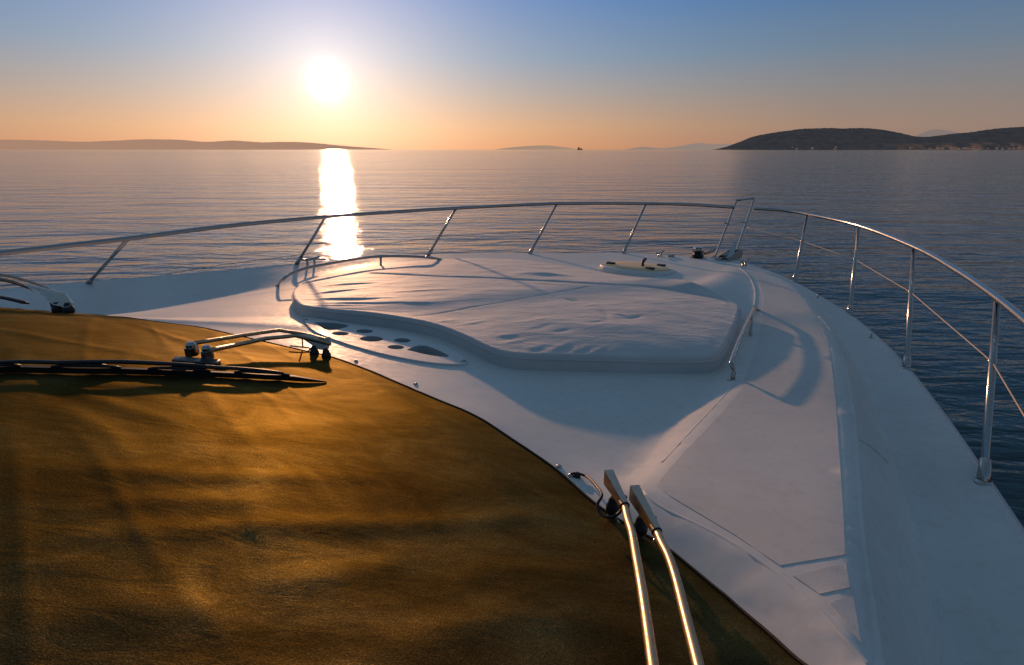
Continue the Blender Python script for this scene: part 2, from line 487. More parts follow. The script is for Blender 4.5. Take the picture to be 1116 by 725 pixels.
CRE = [([(-60,594),(120,583),(260,575),(400,573),(520,569),(650,556)], .012, .020), ([(-60,417),(90,419),(200,422),(300,425),(376,430)], .012, .012),
       ([(-60,352),(20,363),(60,371),(100,378),(130,383),(170,391)], .012, .013), ([(50,400),(72,421),(118,440),(161,452),(215,466)], .009, .016), ([(54,437),(118,473),(135,500)], .008, .016),
       ([(48,632),(38,668),(20,700),(6,730)], .014, .016), ([(0,612),(60,618),(112,622)], .008, .02), ([(360,395),(440,440),(520,500),(575,570)], .010, .035),
       ([(0,505),(120,512),(260,520),(420,521)], .006, .02), ([(60,560),(180,545),(300,552)], .007, .018), ([(480,640),(560,620),(660,625)], .009, .02), ([(230,640),(380,628),(470,600)], .008, .025),
       ([(140,352),(230,380),(300,388)], .008, .02), ([(430,700),(560,672),(690,690)], .008, .02), ([(20,690),(160,660),(300,690)], .006, .03)]
CR2 = []
for px_, h_, w_ in CRE:
    L_ = []
    for a_ in px_:
        t_ = RB.ray_cast(CAM, ray(*a_).normalized())[0]
        L_.append(t_ if t_ is not None else at(a_[0], a_[1], .9))
    w_ = max(w_, .020)*(1.9 if len(CR2) < 3 else 1.7); h_ = w_*(.17 if len(CR2) < 1 else .13); L_ = crl(L_, .12); CR2.append((L_, h_, w_, min(p.x for p in L_)-.15, max(p.x for p in L_)+.15, min(p.y for p in L_)-.15, max(p.y for p in L_)+.15))
for row in crows:
    for j, q in enumerate(row):
        if j < 3: continue
        d_ = 0
        for L_, h_, w_, x0, x1, y0, y1 in CR2:
            if x0 < q.x < x1 and y0 < q.y < y1:
                best = 9
                for i in range(len(L_)-1):
                    a = L_[i].xy; ab = L_[i+1].xy-a
                    t = (q.xy-a).dot(ab)/ab.length_squared; tt = max(0, min(1, t))
                    e = (q.xy-(a+ab*tt)); dd = e.length
                    if dd < best: best = dd; sg = 1 if ab.cross(e) > 0 else -1; pos = (i+tt)/(len(L_)-1)
                fade = math.sin(math.pi*min(1, max(0, pos)))**.7
                d_ += h_*fade*(math.exp(-(best/w_)**2))
        q.z += d_*min(1, (j-2)/6)
bm = bmesh.new()
gv = [[bm.verts.new(q) for q in row] for row in crows]
for i in range(len(gv)-1):
    for j in range(NV): bm.faces.new((gv[i][j], gv[i+1][j], gv[i+1][j+1], gv[i][j+1]))
cover = tag(empty('windscreen_cover', C0), 'bronze brown mesh cover stretched over the windscreen', 'cover')
cl = put('cover_cloth', bm, M['cover'], cover)
CB = bvh_of(cl)
def chit(px, py, lift=0):
    h = CB.ray_cast(CAM, ray(px, py).normalized())
    p = h[0] if h[0] is not None else at(px, py, 1.0)
    return p+UP*lift
# bound hem along the lower edge
bm = bmesh.new()
tube(bm, [Vector((row[0].x, row[0].y, dz(row[0].x, row[0].y)+.003)) for row in crows], .0045, 8)
hem = put('hem', bm, M['hem'], cover)
# stitched seams of the cloth: thin doubled bands standing proud
def cloth_band(pxs, w, lift, name, mat):
    pts = crl([chit(*p) for p in pxs], .03)
    bm = bmesh.new(); prev = None
    for i, p in enumerate(pts):
        t = (pts[min(i+1, len(pts)-1)]-pts[max(i-1, 0)]).normalized(); s = t.cross(UP).normalized()*w
        r = []
        for a in (-1, -.6, 0, .6, 1):
            q = p+s*a; h = CB.ray_cast(q+UP*1, -UP)
            z = h[0].z if h[0] is not None else q.z
            r.append(bm.verts.new((q.x, q.y, z+lift*(1-a*a)+.001)))
        if prev:
            for k in range(4): bm.faces.new((prev[k], r[k], r[k+1], prev[k+1]))
        prev = r
    return put(name, bm, mat, cover)

# ------------------------------------------------------------------ sunpad
pad_px = [(321,338),(320,329),(327,321),(345,312),(375,304),(410,298),(450,293),(500,290),(560,291),(600,296),(630,301),(665,308),(705,313),(735,315),(756,319),(778,330),(802,344),(805,352),(799,372),(789,392),(780,403),
          (760,407),(720,407),(680,406),(640,405),(600,404),(570,403),(548,400),(530,393),(505,380),(475,368),(440,360),(400,354),(360,350),(332,346)]
def pad_h(px, py):          # base height of the pad, along the coach roof
    t = min(1, max(0, (py-283)/120.)); return 1.295-(.10)*t
def padpt(x, y):            # where the cushion's edge touches the deck
    return dhit(x, y)
outl = crl([padpt(x, y) for x, y in pad_px]+[padpt(*pad_px[0])], .02)[:-1]
for o in outl: o.z = dz(o.x, o.y)
cen = sum(outl, Vector())/len(outl)
sunpad = tag(empty('sun_pad', cen), 'large pale grey padded sun lounging cushion on the foredeck', 'cushion')
def pad_top(x, y, d, q):
    th = .115
    t = min(1, d/.045)
    z = th*math.sqrt(max(0, 1-(1-t)**2))
    return z
_A = np.array([(o.x, o.y, 1) for o in outl]); _pl = np.linalg.lstsq(_A, np.array([o.z for o in outl]), rcond=None)[0]
def plane(q): return _pl[0]*q.x+_pl[1]*q.y+_pl[2]
seam_a = [at(*p, 1.15) for p in ((405,294),(470,299),(540,303),(620,309),(700,316),(790,330))]
def segdist(p, poly):
    best = 9
    for i in range(len(poly)-1):
        a = poly[i].xy; b = poly[i+1].xy; ab = b-a
        t = max(0, min(1, (p.xy-a).dot(ab)/ab.length_squared)); best = min(best, (p.xy-(a+ab*t)).length)
    return best
seam_b = [at(*p, 1.08) for p in ((452,346),(520,332),(580,320),(640,307))]
FOLD = [(337,314,395,307,.020,.030),(329,322,423,320,.024,.030),(343,327,472,327,.022,.028),(332,333,400,330,.018,.026),(352,336,438,338,.018,.026),(354,301,415,300,.018,.03),
        (392,341,434,344,.014,.022),(420,330,520,322,.010,.03),(430,312,500,309,.010,.03),
        (541,370,567,366,.013,.018),(547,378,577,370,.014,.018),(501,355,526,350,.012,.018),(478,353,498,348,.010,.016),(566,386,590,377,.012,.018),(582,392,606,380,.013,.018),
        (600,384,620,373,.014,.018),(618,387,640,375,.014,.018),(636,388,659,375,.015,.018),(654,390,671,377,.014,.017),(672,390,684,380,.010,.016),(700,391,712,383,.008,.016),
        (616,322,633,327,-.018,.022),(657,336,664,350,-.016,.020),(665,341,680,344,.016,.018),(681,348,700,344,-.018,.022),(638,353,660,351,-.015,.018),(600,364,624,359,-.013,.020),(640,333,655,330,.012,.02),
        (560,289,622,292,.040,.07),(560,300,640,306,.008,.03),(560,352,600,346,.008,.022),(575,362,600,354,-.010,.02)]
FOLD = [(at(a,b,1.08).xy, at(c,d,1.08).xy, h, w) for a,b,c,d,h,w in FOLD]
def folds(q):
    z = 0; p = q.xy + Vector((noise.noise(q*3), noise.noise(q*3+Vector((9,9,9)))))*.03
    for a, b, h, w in FOLD:
        ab = b-a; l2 = ab.length_squared; t = (p-a).dot(ab)/l2
        if -.15 < t < 1.15:
            d = abs((p-a).cross(ab))/math.sqrt(l2)
            if d < w*3: z += h*(.42 if w < .0255 else .52)*math.sin(math.pi*(t+.15)/1.3)**1.3*math.exp(-(d/w)**2)
    return z
bm = bmesh.new()
fr = [1.0, 1.0, .9985, .996, .992, .987, .981, .974, .965] + [.965*(1-k/100)**1 for k in range(1, 100)]
n = len(outl); rings = []
wr = at(322, 325, 1.15)     # the corner the folds are pulled from
for k, f in enumerate(fr):
    ring = []
    for i, o in enumerate(outl):
        q = cen.lerp(o, f)
        d = (1-f)*(o-cen).length
        base_z = plane(q)+(o.z-plane(o))*f**6
        if k == 0: z = -.004
        elif k == 1: z = .066
        else: z = .066+.028*math.sqrt(max(0, 1-(1-min(1, d/.020))**2))
        if k > 2:
            m = min(1, d/.10)
            dist = (q-wr).length
            a, b = q.x, q.y
            fold = folds(q)
            fold += noise.noise(Vector((a*1.3, b*2.0, 1)))*.003 + noise.noise(Vector((a*4, b*7, 4)))*.0035
            sd = segdist(q, seam_a)
            fold -= .012*math.exp(-(sd/.03)**2); sd = segdist(q, seam_b); fold -= .006*math.exp(-(sd/.012)**2)
            fold += .02*min(1, d/.6)
            z += fold*m
        ring.append(bm.verts.new((q.x, q.y, max(base_z, dz(q.x, q.y)) if False else base_z+z)))
    rings.append(ring)
for k in range(len(rings)-1):
    for i in range(n): bm.faces.new((rings[k][i], rings[k][(i+1) % n], rings[k+1][(i+1) % n], rings[k+1][i]))
c_ = bm.verts.new(sum((v.co for v in rings[-1]), Vector())/n)
for i in range(n): bm.faces.new((rings[-1][i], rings[-1][(i+1) % n], c_))
put('cushion', bm, M['pad'], sunpad)
bm = bmesh.new()
pp = [cen.lerp(o, 1.001)+UP*.068 for o in outl]; tube(bm, pp+[pp[0]], .006, 8, False)
put('piping', bm, M['pad'], sunpad)
# ------------------------------------------------------------------ cup holder tray
def tray():
    tray_px = [(331,349),(336,357),(350,366),(380,377),(420,388),(465,396.5),(500,399),(509,397),(503,389),(480,378),(440,366),(400,358),(355,350),(336,347),(331,349)]
    out = crl([dhit(x, y) for x, y in [(331,349),(336,357),(350,366),(380,377),(420,388),(465,396.5),(500,399),(509,397),(503,389),(480,378),(440,366),(400,358),(355,350),(336,347),(331,349)]], .03)[:-1]
    T = empty('cup_holder_tray', out[0], yacht)
    holes = []
    def ell(px, py, rx): 
        c = dhit(px, py); r = rx*c.y/F/ math.cos(TH)*.95
        return [c+Vector((math.cos(t), math.sin(t), 0))*r for t in [2*math.pi*k/20 for k in range(20)]]
    for a in ((371,365.5,9.5),(397.5,362.8,9.5),(405,371.3,13),(438.5,373,9.5),(431.5,380.5,9.5)): holes.append(ell(*a))
    holes.append(crl([dhit(x, y) for x, y in ((342,353),(362,353.5),(380,356.5),(372,360),(356,361.5),(342,353))], .03)[:-1])
    holes.append(crl([dhit(x, y) for x, y in ((443,383.5),(455,379),(468,380),(490,390.5),(470,389.5),(443,383.5))], .03)[:-1])
    ptl = list(out); el = [(i, (i+1) % len(out)) for i in range(len(out))]
    for h in holes:
        s = len(ptl); ptl += h; el += [(s+i, s+(i+1) % len(h)) for i in range(len(h))]
    v2, e2, f2, _, _, _ = delaunay_2d_cdt([(p.x, p.y) for p in ptl], el, [], 0, 1e-5, True)
    pl = [(p.x, p.y) for p in out]; hp = [[(p.x, p.y) for p in h] for h in holes]
    bm = bmesh.new(); zt = CZ-1.10
    top = [bm.verts.new((v.x, v.y, dz(v.x, v.y)+.012)) for v in v2]
    zmap = {}
    for f in f2:
        cx = sum(v2[i].x for i in f)/3; cy = sum(v2[i].y for i in f)/3
        if inside(cx, cy, pl) and not any(inside(cx, cy, h) for h in hp): bm.faces.new([top[i] for i in f])
    be = [e for e in bm.edges if len(e.link_faces) == 1]
    r = bmesh.ops.extrude_edge_only(bm, edges=be)
    nv = [g for g in r['geom'] if isinstance(g, bmesh.types.BMVert)]
    for g in nv: g.co.z -= .10
    # floors of the holes
    for h in hp:
        hs = [v for v in nv if min((v.co.x-a)**2+(v.co.y-b)**2 for a, b in h) < 1e-6]
        c = sum((v.co for v in hs), Vector())/len(hs)
        hs.sort(key=lambda v: math.atan2(v.co.y-c.y, v.co.x-c.x))
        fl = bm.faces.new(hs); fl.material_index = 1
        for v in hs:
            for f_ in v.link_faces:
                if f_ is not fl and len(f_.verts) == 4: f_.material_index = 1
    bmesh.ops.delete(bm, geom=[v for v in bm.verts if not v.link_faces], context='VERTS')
    o = put('tray_moulding', bm, M['tray'], T, True, 35); o.data.materials.append(M['well_shade'])
    for px, py in ((333,350.5),(505,396)):
        bm = bmesh.new(); p = dhit(px, py); p.z = dz(p.x, p.y)+.012
        lathe(bm, p, UP, [(.016, 0), (.016, .004), (.008, .009), (.0, .01)], 16)
        put('screw', bm, M['steel_dull'], T)
tray()
def segdist2(p, poly):
    best = 9
    for i in range(len(poly)):
        a = Vector(poly[i]); b = Vector(poly[(i+1) % len(poly)]); ab = b-a
        t = max(0, min(1, (p.xy-a).dot(ab)/ab.length_squared)); best = min(best, (p.xy-(a+ab*t)).length)
    return best
tp = [(q.x, q.y) for q in (dhit(x, y) for x, y in [(331,349),(336,357),(350,366),(380,377),(420,388),(465,396.5),(500,399),(509,397),(503,389),(480,378),(440,366),(400,358),(355,350),(336,347)])]
for v in deck.data.vertices:            # the tray is let into the deck
    if inside(v.co.x, v.co.y, tp) and segdist2(v.co, tp) > .045: v.co.z -= .14

# ------------------------------------------------------------------ rails
rail = empty('bow_rail', G_s[0], yacht)
HR = .76
port_top = [(-140,289),(-60,281),(0,276),(70,268),(140,260),(251,246),(355,236.5),(430,231),(497,227),(607,222),(704,222),(760,223.5),(800,226)]
star_top = [(822,227.5),(850,229),(880,233.5),(936,246),(996,269),(1040,293),(1087,325),(1140,370),(1220,450)]
def pipe(name, pts, r, mat, parent, seg=16, **k):
    bm = bmesh.new(); tube(bm, pts, r, seg, **k); return put(name, bm, mat, parent)
pipe('top_rail', crl(pc(port_top, HR), .06), .022, M['steel'], rail)
pipe('top_rail', crl(pc(star_top, HR), .04), .019, M['steel'], rail)
def stanchion(b, t, r=.0165, d=None):
    # foot on the deck just inside its edge, head under the top rail
    B = d or at(b[0], b[1], 1.385); Tt = at(t[0], t[1], HR+.012)
    s = empty('stanchion', B, rail)
    pipe('post', [B, B.lerp(Tt, .5), Tt], r, M['steel'], s)
    ax = (Tt-B).normalized()
    bm = bmesh.new(); lathe(bm, B-UP*.01, UP, [(.034, 0), (.034, .012), (.026, .016), (.020, .022)], 20)
    lathe(bm, B+ax*.008, ax, [(.026, 0), (.023, .11), (.0165, .115)], 18)
    put('foot', bm, M['steel'], s)
    bm = bmesh.new(); lathe(bm, Tt-ax*.03, ax, [(.0165, 0), (.022, .01), (.022, .03)], 18)
    put('collar', bm, M['steel'], s)
    return B, Tt
PP = [((679,277),(704,222)),((577,277.5),(607,222)),((466,279.5),(497,227)),((323,288.5),(355,236.5)),((97,308),(140,260)),((-190,338),(-120,288))]
SS = [((866,306),(880,234)),((926,342),(936,246)),((988,402),(996,269)),((1072,526),(1087,325)),]
PB = [stanchion(*a) for a in PP]; SB = [stanchion(*a) for a in SS]
b5 = G_s[10]+Vector((-.04, -.3, 0)); 
# lifelines
def mid(bt, k): return bt[0].lerp(bt[1], k)
gate_p = (at(779,281,1.39), at(803,218,.70)); gate_s = (at(800,282,1.39), at(822,216.5,.70))
wl = [gate_s[0].lerp(gate_s[1], .5)]+[mid(SB[0], .57), mid(SB[1], .57), mid(SB[2], .57), mid(SB[3], .60)]
wl.append(at(1150,510,1.05))
pipe('lifeline', [p for i in range(len(wl)-1) for p in [wl[i].lerp(wl[i+1], k/8) for k in range(8)]]+[wl[-1]], .0035, M['cord'], rail, 8)
wl = [gate_p[0].lerp(gate_p[1], .5)]+[mid(PB[0], .5), mid(PB[1], .46), mid(PB[2], .40), at(240,289,1.30), at(180,299,1.34)]
pipe('lifeline', [p for i in range(len(wl)-1) for p in [wl[i].lerp(wl[i+1], k/8) for k in range(8)]]+[wl[-1]], .0035, M['cord'], rail, 8)
for i in range(4):
    p = mid(SB[i], .57 if i < 3 else .60)
    bm = bmesh.new(); lathe(bm, p-UP*.012, UP, [(.0165, 0), (.0195, .004), (.0195, .02), (.0165, .024)], 18)
    put('wire_guide', bm, M['steel'], rail)
# pulpit gate: two raked uprights joined over the top
gp = [gate_p[0], gate_p[0].lerp(gate_p[1], .5), gate_p[0].lerp(gate_p[1], .96), gate_p[1]+ST*.04, gate_s[1]-ST*.03, gate_s[0].lerp(gate_s[1], .97), gate_s[0].lerp(gate_s[1], .5), gate_s[0]]
pipe('pulpit_frame', crl(gp, .03), .015, M['steel'], rail)
for (a, b) in (gate_p, gate_s):
    bm = bmesh.new(); lathe(bm, a-UP*.01, UP, [(.04, 0), (.04, .02), (.02, .035)], 18); put('foot', bm, M['steel'], rail)
    bm = bmesh.new(); q = a.lerp(b, .58); lathe(bm, q-ST*.05, ST, [(.012, 0), (.012, .05), (.02, .055), (.02, .065)], 12); put('latch', bm, M['steel'], rail)
# coach-roof grab rails
def grab(pts, foots, r):
    g = empty('grab_rail', pts[0], yacht)
    pipe('tube', crl(pts, .02), r, M['steel'], g)
    for f, top in foots:
        pipe('leg', [f-UP*.01, f.lerp(top, .5), top], r*.85, M['steel_dull'], g)
    for e in (pts[0], pts[-1]):
        bm = bmesh.new(); lathe(bm, e-UP*.006, UP, [(r*2, 0), (r*2, .008), (r*1.2, .014)], 18); put('foot', bm, M['steel_dull'], g)
a = dhit(798,414); e = dhit(826,338)
grab([a, a+UP*.05+(e-a)*.01, at(797,396,1.075), at(803,378,1.075), at(812,357,1.09), at(819,342,1.12), at(823,335,1.155), e],
     [(dhit(818,367), at(819,345,1.115))], .012)
a = dhit(303,311); e = dhit(492,285)
grab([a, at(308,305,1.24), at(317,298.5,1.20), at(335,292,1.175), at(358,287.5,1.16), at(390,282,1.15), at(416,279.5,1.15), at(445,279.5,1.155), at(470,281,1.18), e],
     [(at(415,294,1.30), at(415,280.5,1.155))], .015)
# ------------------------------------------------------------------ foredeck fittings
# round hatch
hc = dhit(694, 294.5)
H = empty('deck_hatch', hc, yacht)
def disc(c, rx, ry, prof, seg=48, tilt=.10):
    bm = bmesh.new(); rr = []
    for s, h in prof:
        rr.append([bm.verts.new(c+FW*(math.cos(2*math.pi*k/seg)*rx*s)+ST*(math.sin(2*math.pi*k/seg)*ry*s)+UP*(h-tilt*math.cos(2*math.pi*k/seg)*rx*s*(1 if h > 0 else 0))) for k in range(seg)])
    for i in range(len(rr)-1):
        for k in range(seg): bm.faces.new((rr[i][k], rr[i][(k+1) % seg], rr[i+1][(k+1) % seg], rr[i+1][k]))
    bm.faces.new(rr[0]); bm.faces.new(rr[-1]); return bm
put('hatch_rim', disc(hc, .43, .43, [(1, -.03), (1, .015), (.97, .035), (.88, .042), (.86, .03)]), M['gel'], H, True, 40)
put('hatch_lid', disc(hc, .43, .43, [(.84, .028), (.84, .050), (.80, .058), (.4, .062), (.02, .063)]), M['hatch'], H, True, 40)
for a_ in (.6, 2.2, 3.9):
    bm = bmesh.new(); c = hc+FW*math.cos(a_)*.31+ST*math.sin(a_)*.31+UP*(.066-.031*math.cos(a_))
    box(bm, c, FW*.03, ST*.045, UP*.010, .004); put('latch', bm, M['rubber'], H, True, 40)
bm = bmesh.new(); tube(bm, crl([hc+FW*.12+UP*.065, hc+FW*.10+ST*.05+UP*.12, hc-FW*.02+ST*.08+UP*.12, hc-FW*.06+ST*.10+UP*.065], .02), .014, 10); put('handle', bm, M['rubber'], H)
# windlass
wc = dhit(760, 281)
Wd = empty('anchor_windlass', wc, yacht)
bm = bmesh.new(); lathe(bm, wc-UP*.02, UP, [(0.115, 0.000), (0.115, 0.022), (0.094, 0.029)]); put('base_plate', bm, M['steel_dull'], Wd, True, 40)
bm = bmesh.new(); lathe(bm, wc+UP*.014, UP, [(0.072, 0.000), (0.083, 0.014), (0.054, 0.036), (0.050, 0.050), (0.079, 0.079)]); put('gypsy', bm, M['rubber'], Wd, True, 40)
bm = bmesh.new(); lathe(bm, wc+UP*.09, UP, [(0.061, 0.000), (0.043, 0.011), (0.043, 0.032), (0.061, 0.043), (0.058, 0.054), (0.022, 0.058)]); put('capstan_drum', bm, M['steel'], Wd, True, 40)
bm = bmesh.new()
ch = crl([wc+FW*.06+UP*.06, wc+FW*.2+UP*.035, wc+FW*.38+UP*.02, wc+FW*.6+UP*.03], .035)
for i in range(len(ch)-1):
    tube(bm, [ch[i].lerp(ch[i+1], -.3), ch[i].lerp(ch[i+1], 1.3)], .014, 8, True, .55 if i % 2 else 1.6)
put('anchor_chain', bm, M['steel_dull'], Wd)
# anchor roller and stowed anchor
ac = at(795, 281, 1.37)
A = empty('anchor_roller', ac, yacht)
bm = bmesh.new()
for s in (-.06, .06): prism(bm, [ac+ST*s-FW*.25-UP*.02, ac+ST*s-FW*.25+UP*.05, ac+ST*s+FW*.25+UP*.09, ac+ST*s+FW*.32+UP*.02, ac+ST*s+FW*.25-UP*.04], ST*.008)
box(bm, ac+FW*.02-UP*.015, FW*.27, ST*.06, UP*.006); put('channel', bm, M['steel'], A, False)
bm = bmesh.new(); lathe(bm, ac+FW*.22-ST*.05+UP*.05, ST, [(.035, 0), (.02, .05), (.035, .10)]); put('roller', bm, M['rubber'], A)
bm = bmesh.new()
f0 = ac+UP*.06
prism(bm, [at(786,281,1.33), at(793,279,1.32), at(800.5,263,1.19), at(801.5,264,1.20), at(799,276,1.3), at(795,281,1.33)], ST*.02, .003)
put('anchor_fluke', bm, M['steel'], A, True, 30)
bm = bmesh.new(); tube(bm, [ac-FW*.2+UP*.06, ac+FW*.1+UP*.07, ac+FW*.4+UP*.06], .02, 8); put('anchor_shank', bm, M['steel_dull'], A)
# cleats and deck fillers
def cleat(c, ax, s=1):
    K = empty('mooring_cleat', c, yacht)
    for q in (-.05, .05):
        bm = bmesh.new(); lathe(bm, c+ax*q*s-UP*.01, UP, [(.022*s, 0), (.014*s, .02), (.013*s, .055*s+.01)], 14); put('post', bm, M['steel'], K)
    bm = bmesh.new(); tube(bm, crl([c-ax*.13*s+UP*.075*s, c-ax*.06*s+UP*.06*s, c+ax*.06*s+UP*.06*s, c+ax*.13*s+UP*.075*s], .02), .015*s, 12); put('horn', bm, M['steel'], K)
cleat(dhit(811, 290)+UP*.0, FW, 1.0)
cleat(dhit(719, 279.5), FW, .8)
cleat(at(339, 287.5, 1.39), FW, 1.0)
for px, py in ((731, 280),(783,283.5)):
    bm = bmesh.new(); c = dhit(px, py); lathe(bm, c-UP*.01, UP, [(.05, 0), (.05, .03), (.03, .045)]); put('deck_filler', bm, M['steel_dull'], yacht, True, 40)
for px, py in ((891,324),(949,368)):
    bm = bmesh.new(); c = dhit(px, py); lathe(bm, c-UP*.004, UP, [(.014, 0), (.014, .008), (.009, .012), (.008, .035), (.0, .038)], 14); put('snap_stud', bm, M['steel_dull'], yacht)
# moulded drain ridge on the coach-roof side
for pl in ([(892,345),(903,358),(913,372),(921,387)], [(937,480),(945,484),(955,492),(967,504)]):
    pipe('moulding_ridge', [dhit(*p) for p in [(a.x, a.y) for a in cr([(x, y, 0) for x, y in pl], 14)]], .006, M['gel'], yacht, 8)
def bead(px, r, sink=.5):
    pts = [dhit(a.x, a.y) for a in cr([(x, y, 0) for x, y in px], 40)]
    for _ in range(3): pts = [pts[0]]+[(pts[i-1]+pts[i]+pts[i+1])/3 for i in range(1, len(pts)-1)]+[pts[-1]]
    bm = bmesh.new(); tube(bm, [p-UP*r*sink for p in pts], r, 12, True, .8); put('moulding_ridge', bm, M['gel'], yacht)
bead([(806,290),(845,300),(872,315),(890,337),(903,354),(917,384),(924,412),(930,458),(935,534),(939,602),(948,651),(957,724),(972,800)], .016)
bead([(804,290),(817,302),(823,318),(822,334)], .018)
bead([(722,504),(745,479),(773,449),(803,417)], .007, .6)
bead([(700,535),(720,552),(790,586),(850,626),(900,671),(950,728)], .009, .6)
bead([(757,330-14),(780,331),(800,341),(812,352)], .010)
bead([(887,327),(905,350),(921,379),(937,405),(952,440),(972,490),(988,543),(1006,602),(1020,669),(1028,740)], .007, .6)
pl = [(975,505),(979,540),(984,580),(990,620)]

# ------------------------------------------------------------------ wipers
def bracket(p0, p1, w, h, parent):           # tapering channel from its knob end p0 to the arm tube p1
    ax = (p1-p0); s = ax.cross(UP).normalized()
    bm = bmesh.new()
    a = [p0-s*w*.5-UP*h*.6, p0-s*w*.5+UP*h*.4, p1-s*w*.28+UP*h*.22, p1-s*w*.28-UP*h*.25]
    b = [q+s*w*.08 for q in a]
    prism(bm, a, s*.004)
    prism(bm, [q+s*w*1.0-(s*w*.44 if i > 1 else s*0) for i, q in enumerate(a)], -s*.004)
    prism(bm, [a[1]+UP*.001, a[1]+s*w+UP*.001, a[2]+s*w*.56+UP*.001, a[2]+UP*.001], UP*.004)
    put('bracket', bm, M['steel_dull'], parent, False)
def knob(c, r, h, parent, name='pivot_knob'):
    bm = bmesh.new(); lathe(bm, c, UP, [(r*.8, 0), (r, h*.15), (r, h*.45), (r*.75, h*.6), (r*.7, h*.8), (r*.4, h)], 20); put(name, bm, M['rubber'], parent, True, 40)
def nut(c, ax, r, l, parent):
    bm = bmesh.new(); lathe(bm, c, ax, [(r, 0), (r, l*.6)], 6); lathe(bm, c+ax.normalized()*l*.55, ax, [(r*.75, 0), (r*.75, l*.25), (r*.4, l*.45)], 16); put('nut', bm, M['steel'], parent, True, 30)

# centre wiper
W1 = tag(empty('wiper', dhit(350, 386), yacht), None)
W1['label'] = 'middle wiper with twin bare arms and long black blade'
k1 = at(343, 388, 1.035); k2 = at(356, 391, 1.04)
knob(k1, .024, .055, W1); knob(k2, .024, .055, W1)
pb = chit(212, 397); PH = CZ-pb.z
arm1 = [at(357,371,.955), at(345,367.5,.95), at(330,364,.935), at(304,360,.90), at(262,366,.86), at(212,374,PH-.075)]
arm2 = [at(360,375,.965), at(345,371,.955), at(322,366,.935), at(290,369,.905), at(258,376,.875), at(228,382,PH-.07)]
pipe('arm', [Vector(p) for q in zip(arm1[:-1], arm1[1:]) for p in [q[0].lerp(q[1], k/4) for k in range(4)]]+[arm1[-1]], .0095, M['steel_arm'], W1)
pipe('arm', [Vector(p) for q in zip(arm2[:-1], arm2[1:]) for p in [q[0].lerp(q[1], k/4) for k in range(4)]]+[arm2[-1]], .0105, M['steel_arm'], W1)
bm = bmesh.new()
prism(bm, [at(326,363.5,.93), at(361,367,.95), at(359,380,1.0), at(352,379,.995), at(334,366,.95)], Vector((-.02, -.035, 0))*.9, .002)
put('bracket', bm, M['steel_dull'], W1, True, 30)
pipe('spring_rod', [at(329,365,.95), at(330,378,1.02)], .004, M['rubber'], W1, 8)
pipe('washer_hose', crl([at(316,377,1.0), at(330,378.5,1.01), at(338,380,1.02), at(332,387,1.035), at(326,397,1.04)], .01), .004, M['rubber'], W1, 8)
for q, r in ((at(210, 387, PH-.03), .028), (at(227, 391, PH-.03), .025)):
    nut(q, UP, r, .060, W1)
bm = bmesh.new(); c = at(214, 393, PH-.04)
bd = (chit(355, 416)-chit(20, 392)).normalized(); bn = bd.cross(UP).normalized()
box(bm, c-UP*.010, bd*.085, bn*.028, UP*.014, .007); put('blade_clamp', bm, M['blackpaint'], W1, True, 40)
def blade(px0, px1, parent, arch=.03, n=60, th=.011):
    a = chit(*px0); b = chit(*px1); L = []
    for i in range(n+1):
        q = a.lerp(b, i/n); h = CB.ray_cast(q+UP*1, -UP); z = h[0].z if h[0] is not None else q.z
        L.append(Vector((q.x, q.y, z)))
    # smooth so the strip does not follow every fold
    Z_ = [p.z for p in L]
    for _ in range(30): Z_ = [Z_[0]]+[max(L[i].z, (Z_[i-1]+Z_[i]+Z_[i+1])/3) for i in range(1, n)]+[Z_[-1]]
    for p, z in zip(L, Z_): p.z = z
    side = (b-a).cross(UP).normalized()
    bm = bmesh.new()
    prev = None
    for i_, p in enumerate(L):
        k_ = min(1, .25+(n-i_)*.12)
        r = [bm.verts.new(p+v*k_) for v in (side*.003+UP*.001, side*.007+UP*.020, side*.009+UP*.025, -side*.009+UP*.025, -side*.007+UP*.020, -side*.003+UP*.001)]
        if prev:
            for k in range(6): bm.faces.new((prev[k], prev[(k+1) % 6], r[(k+1) % 6], r[k]))
        else: bm.faces.new(r)
        prev = r
    bm.faces.new(prev); put('rubber_strip', bm, M['rubber'], parent, True, 40)
    def yoke(i0, i1, h0, h1, r):
        pts = []
        m_ = max(2, i1-i0)
        for k in range(m_+1):
            t = k/m_; z = h0+(h1-h0)*math.sin(math.pi*t)**.55
            pts.append(L[min(n, i0+k)]+UP*z)
        bm = bmesh.new(); tube(bm, pts, [r*(.7+.5*math.sin(math.pi*k/m_)) for k in range(m_+1)], 8, True, .7); put('yoke', bm, M['blackpaint'], parent)
    q = n//8
    for k in range(4): yoke(k*2*q+1, k*2*q+q+4, .026, .033, .008)
    yoke(q-2, 3*q+2, .032, .043, .009); yoke(5*q-3, 7*q+3, .032, .043, .009)
    yoke(2*q, 6*q, .040, .050, .010)
blade((-70,408), (356,417), W1)
blade_ = None

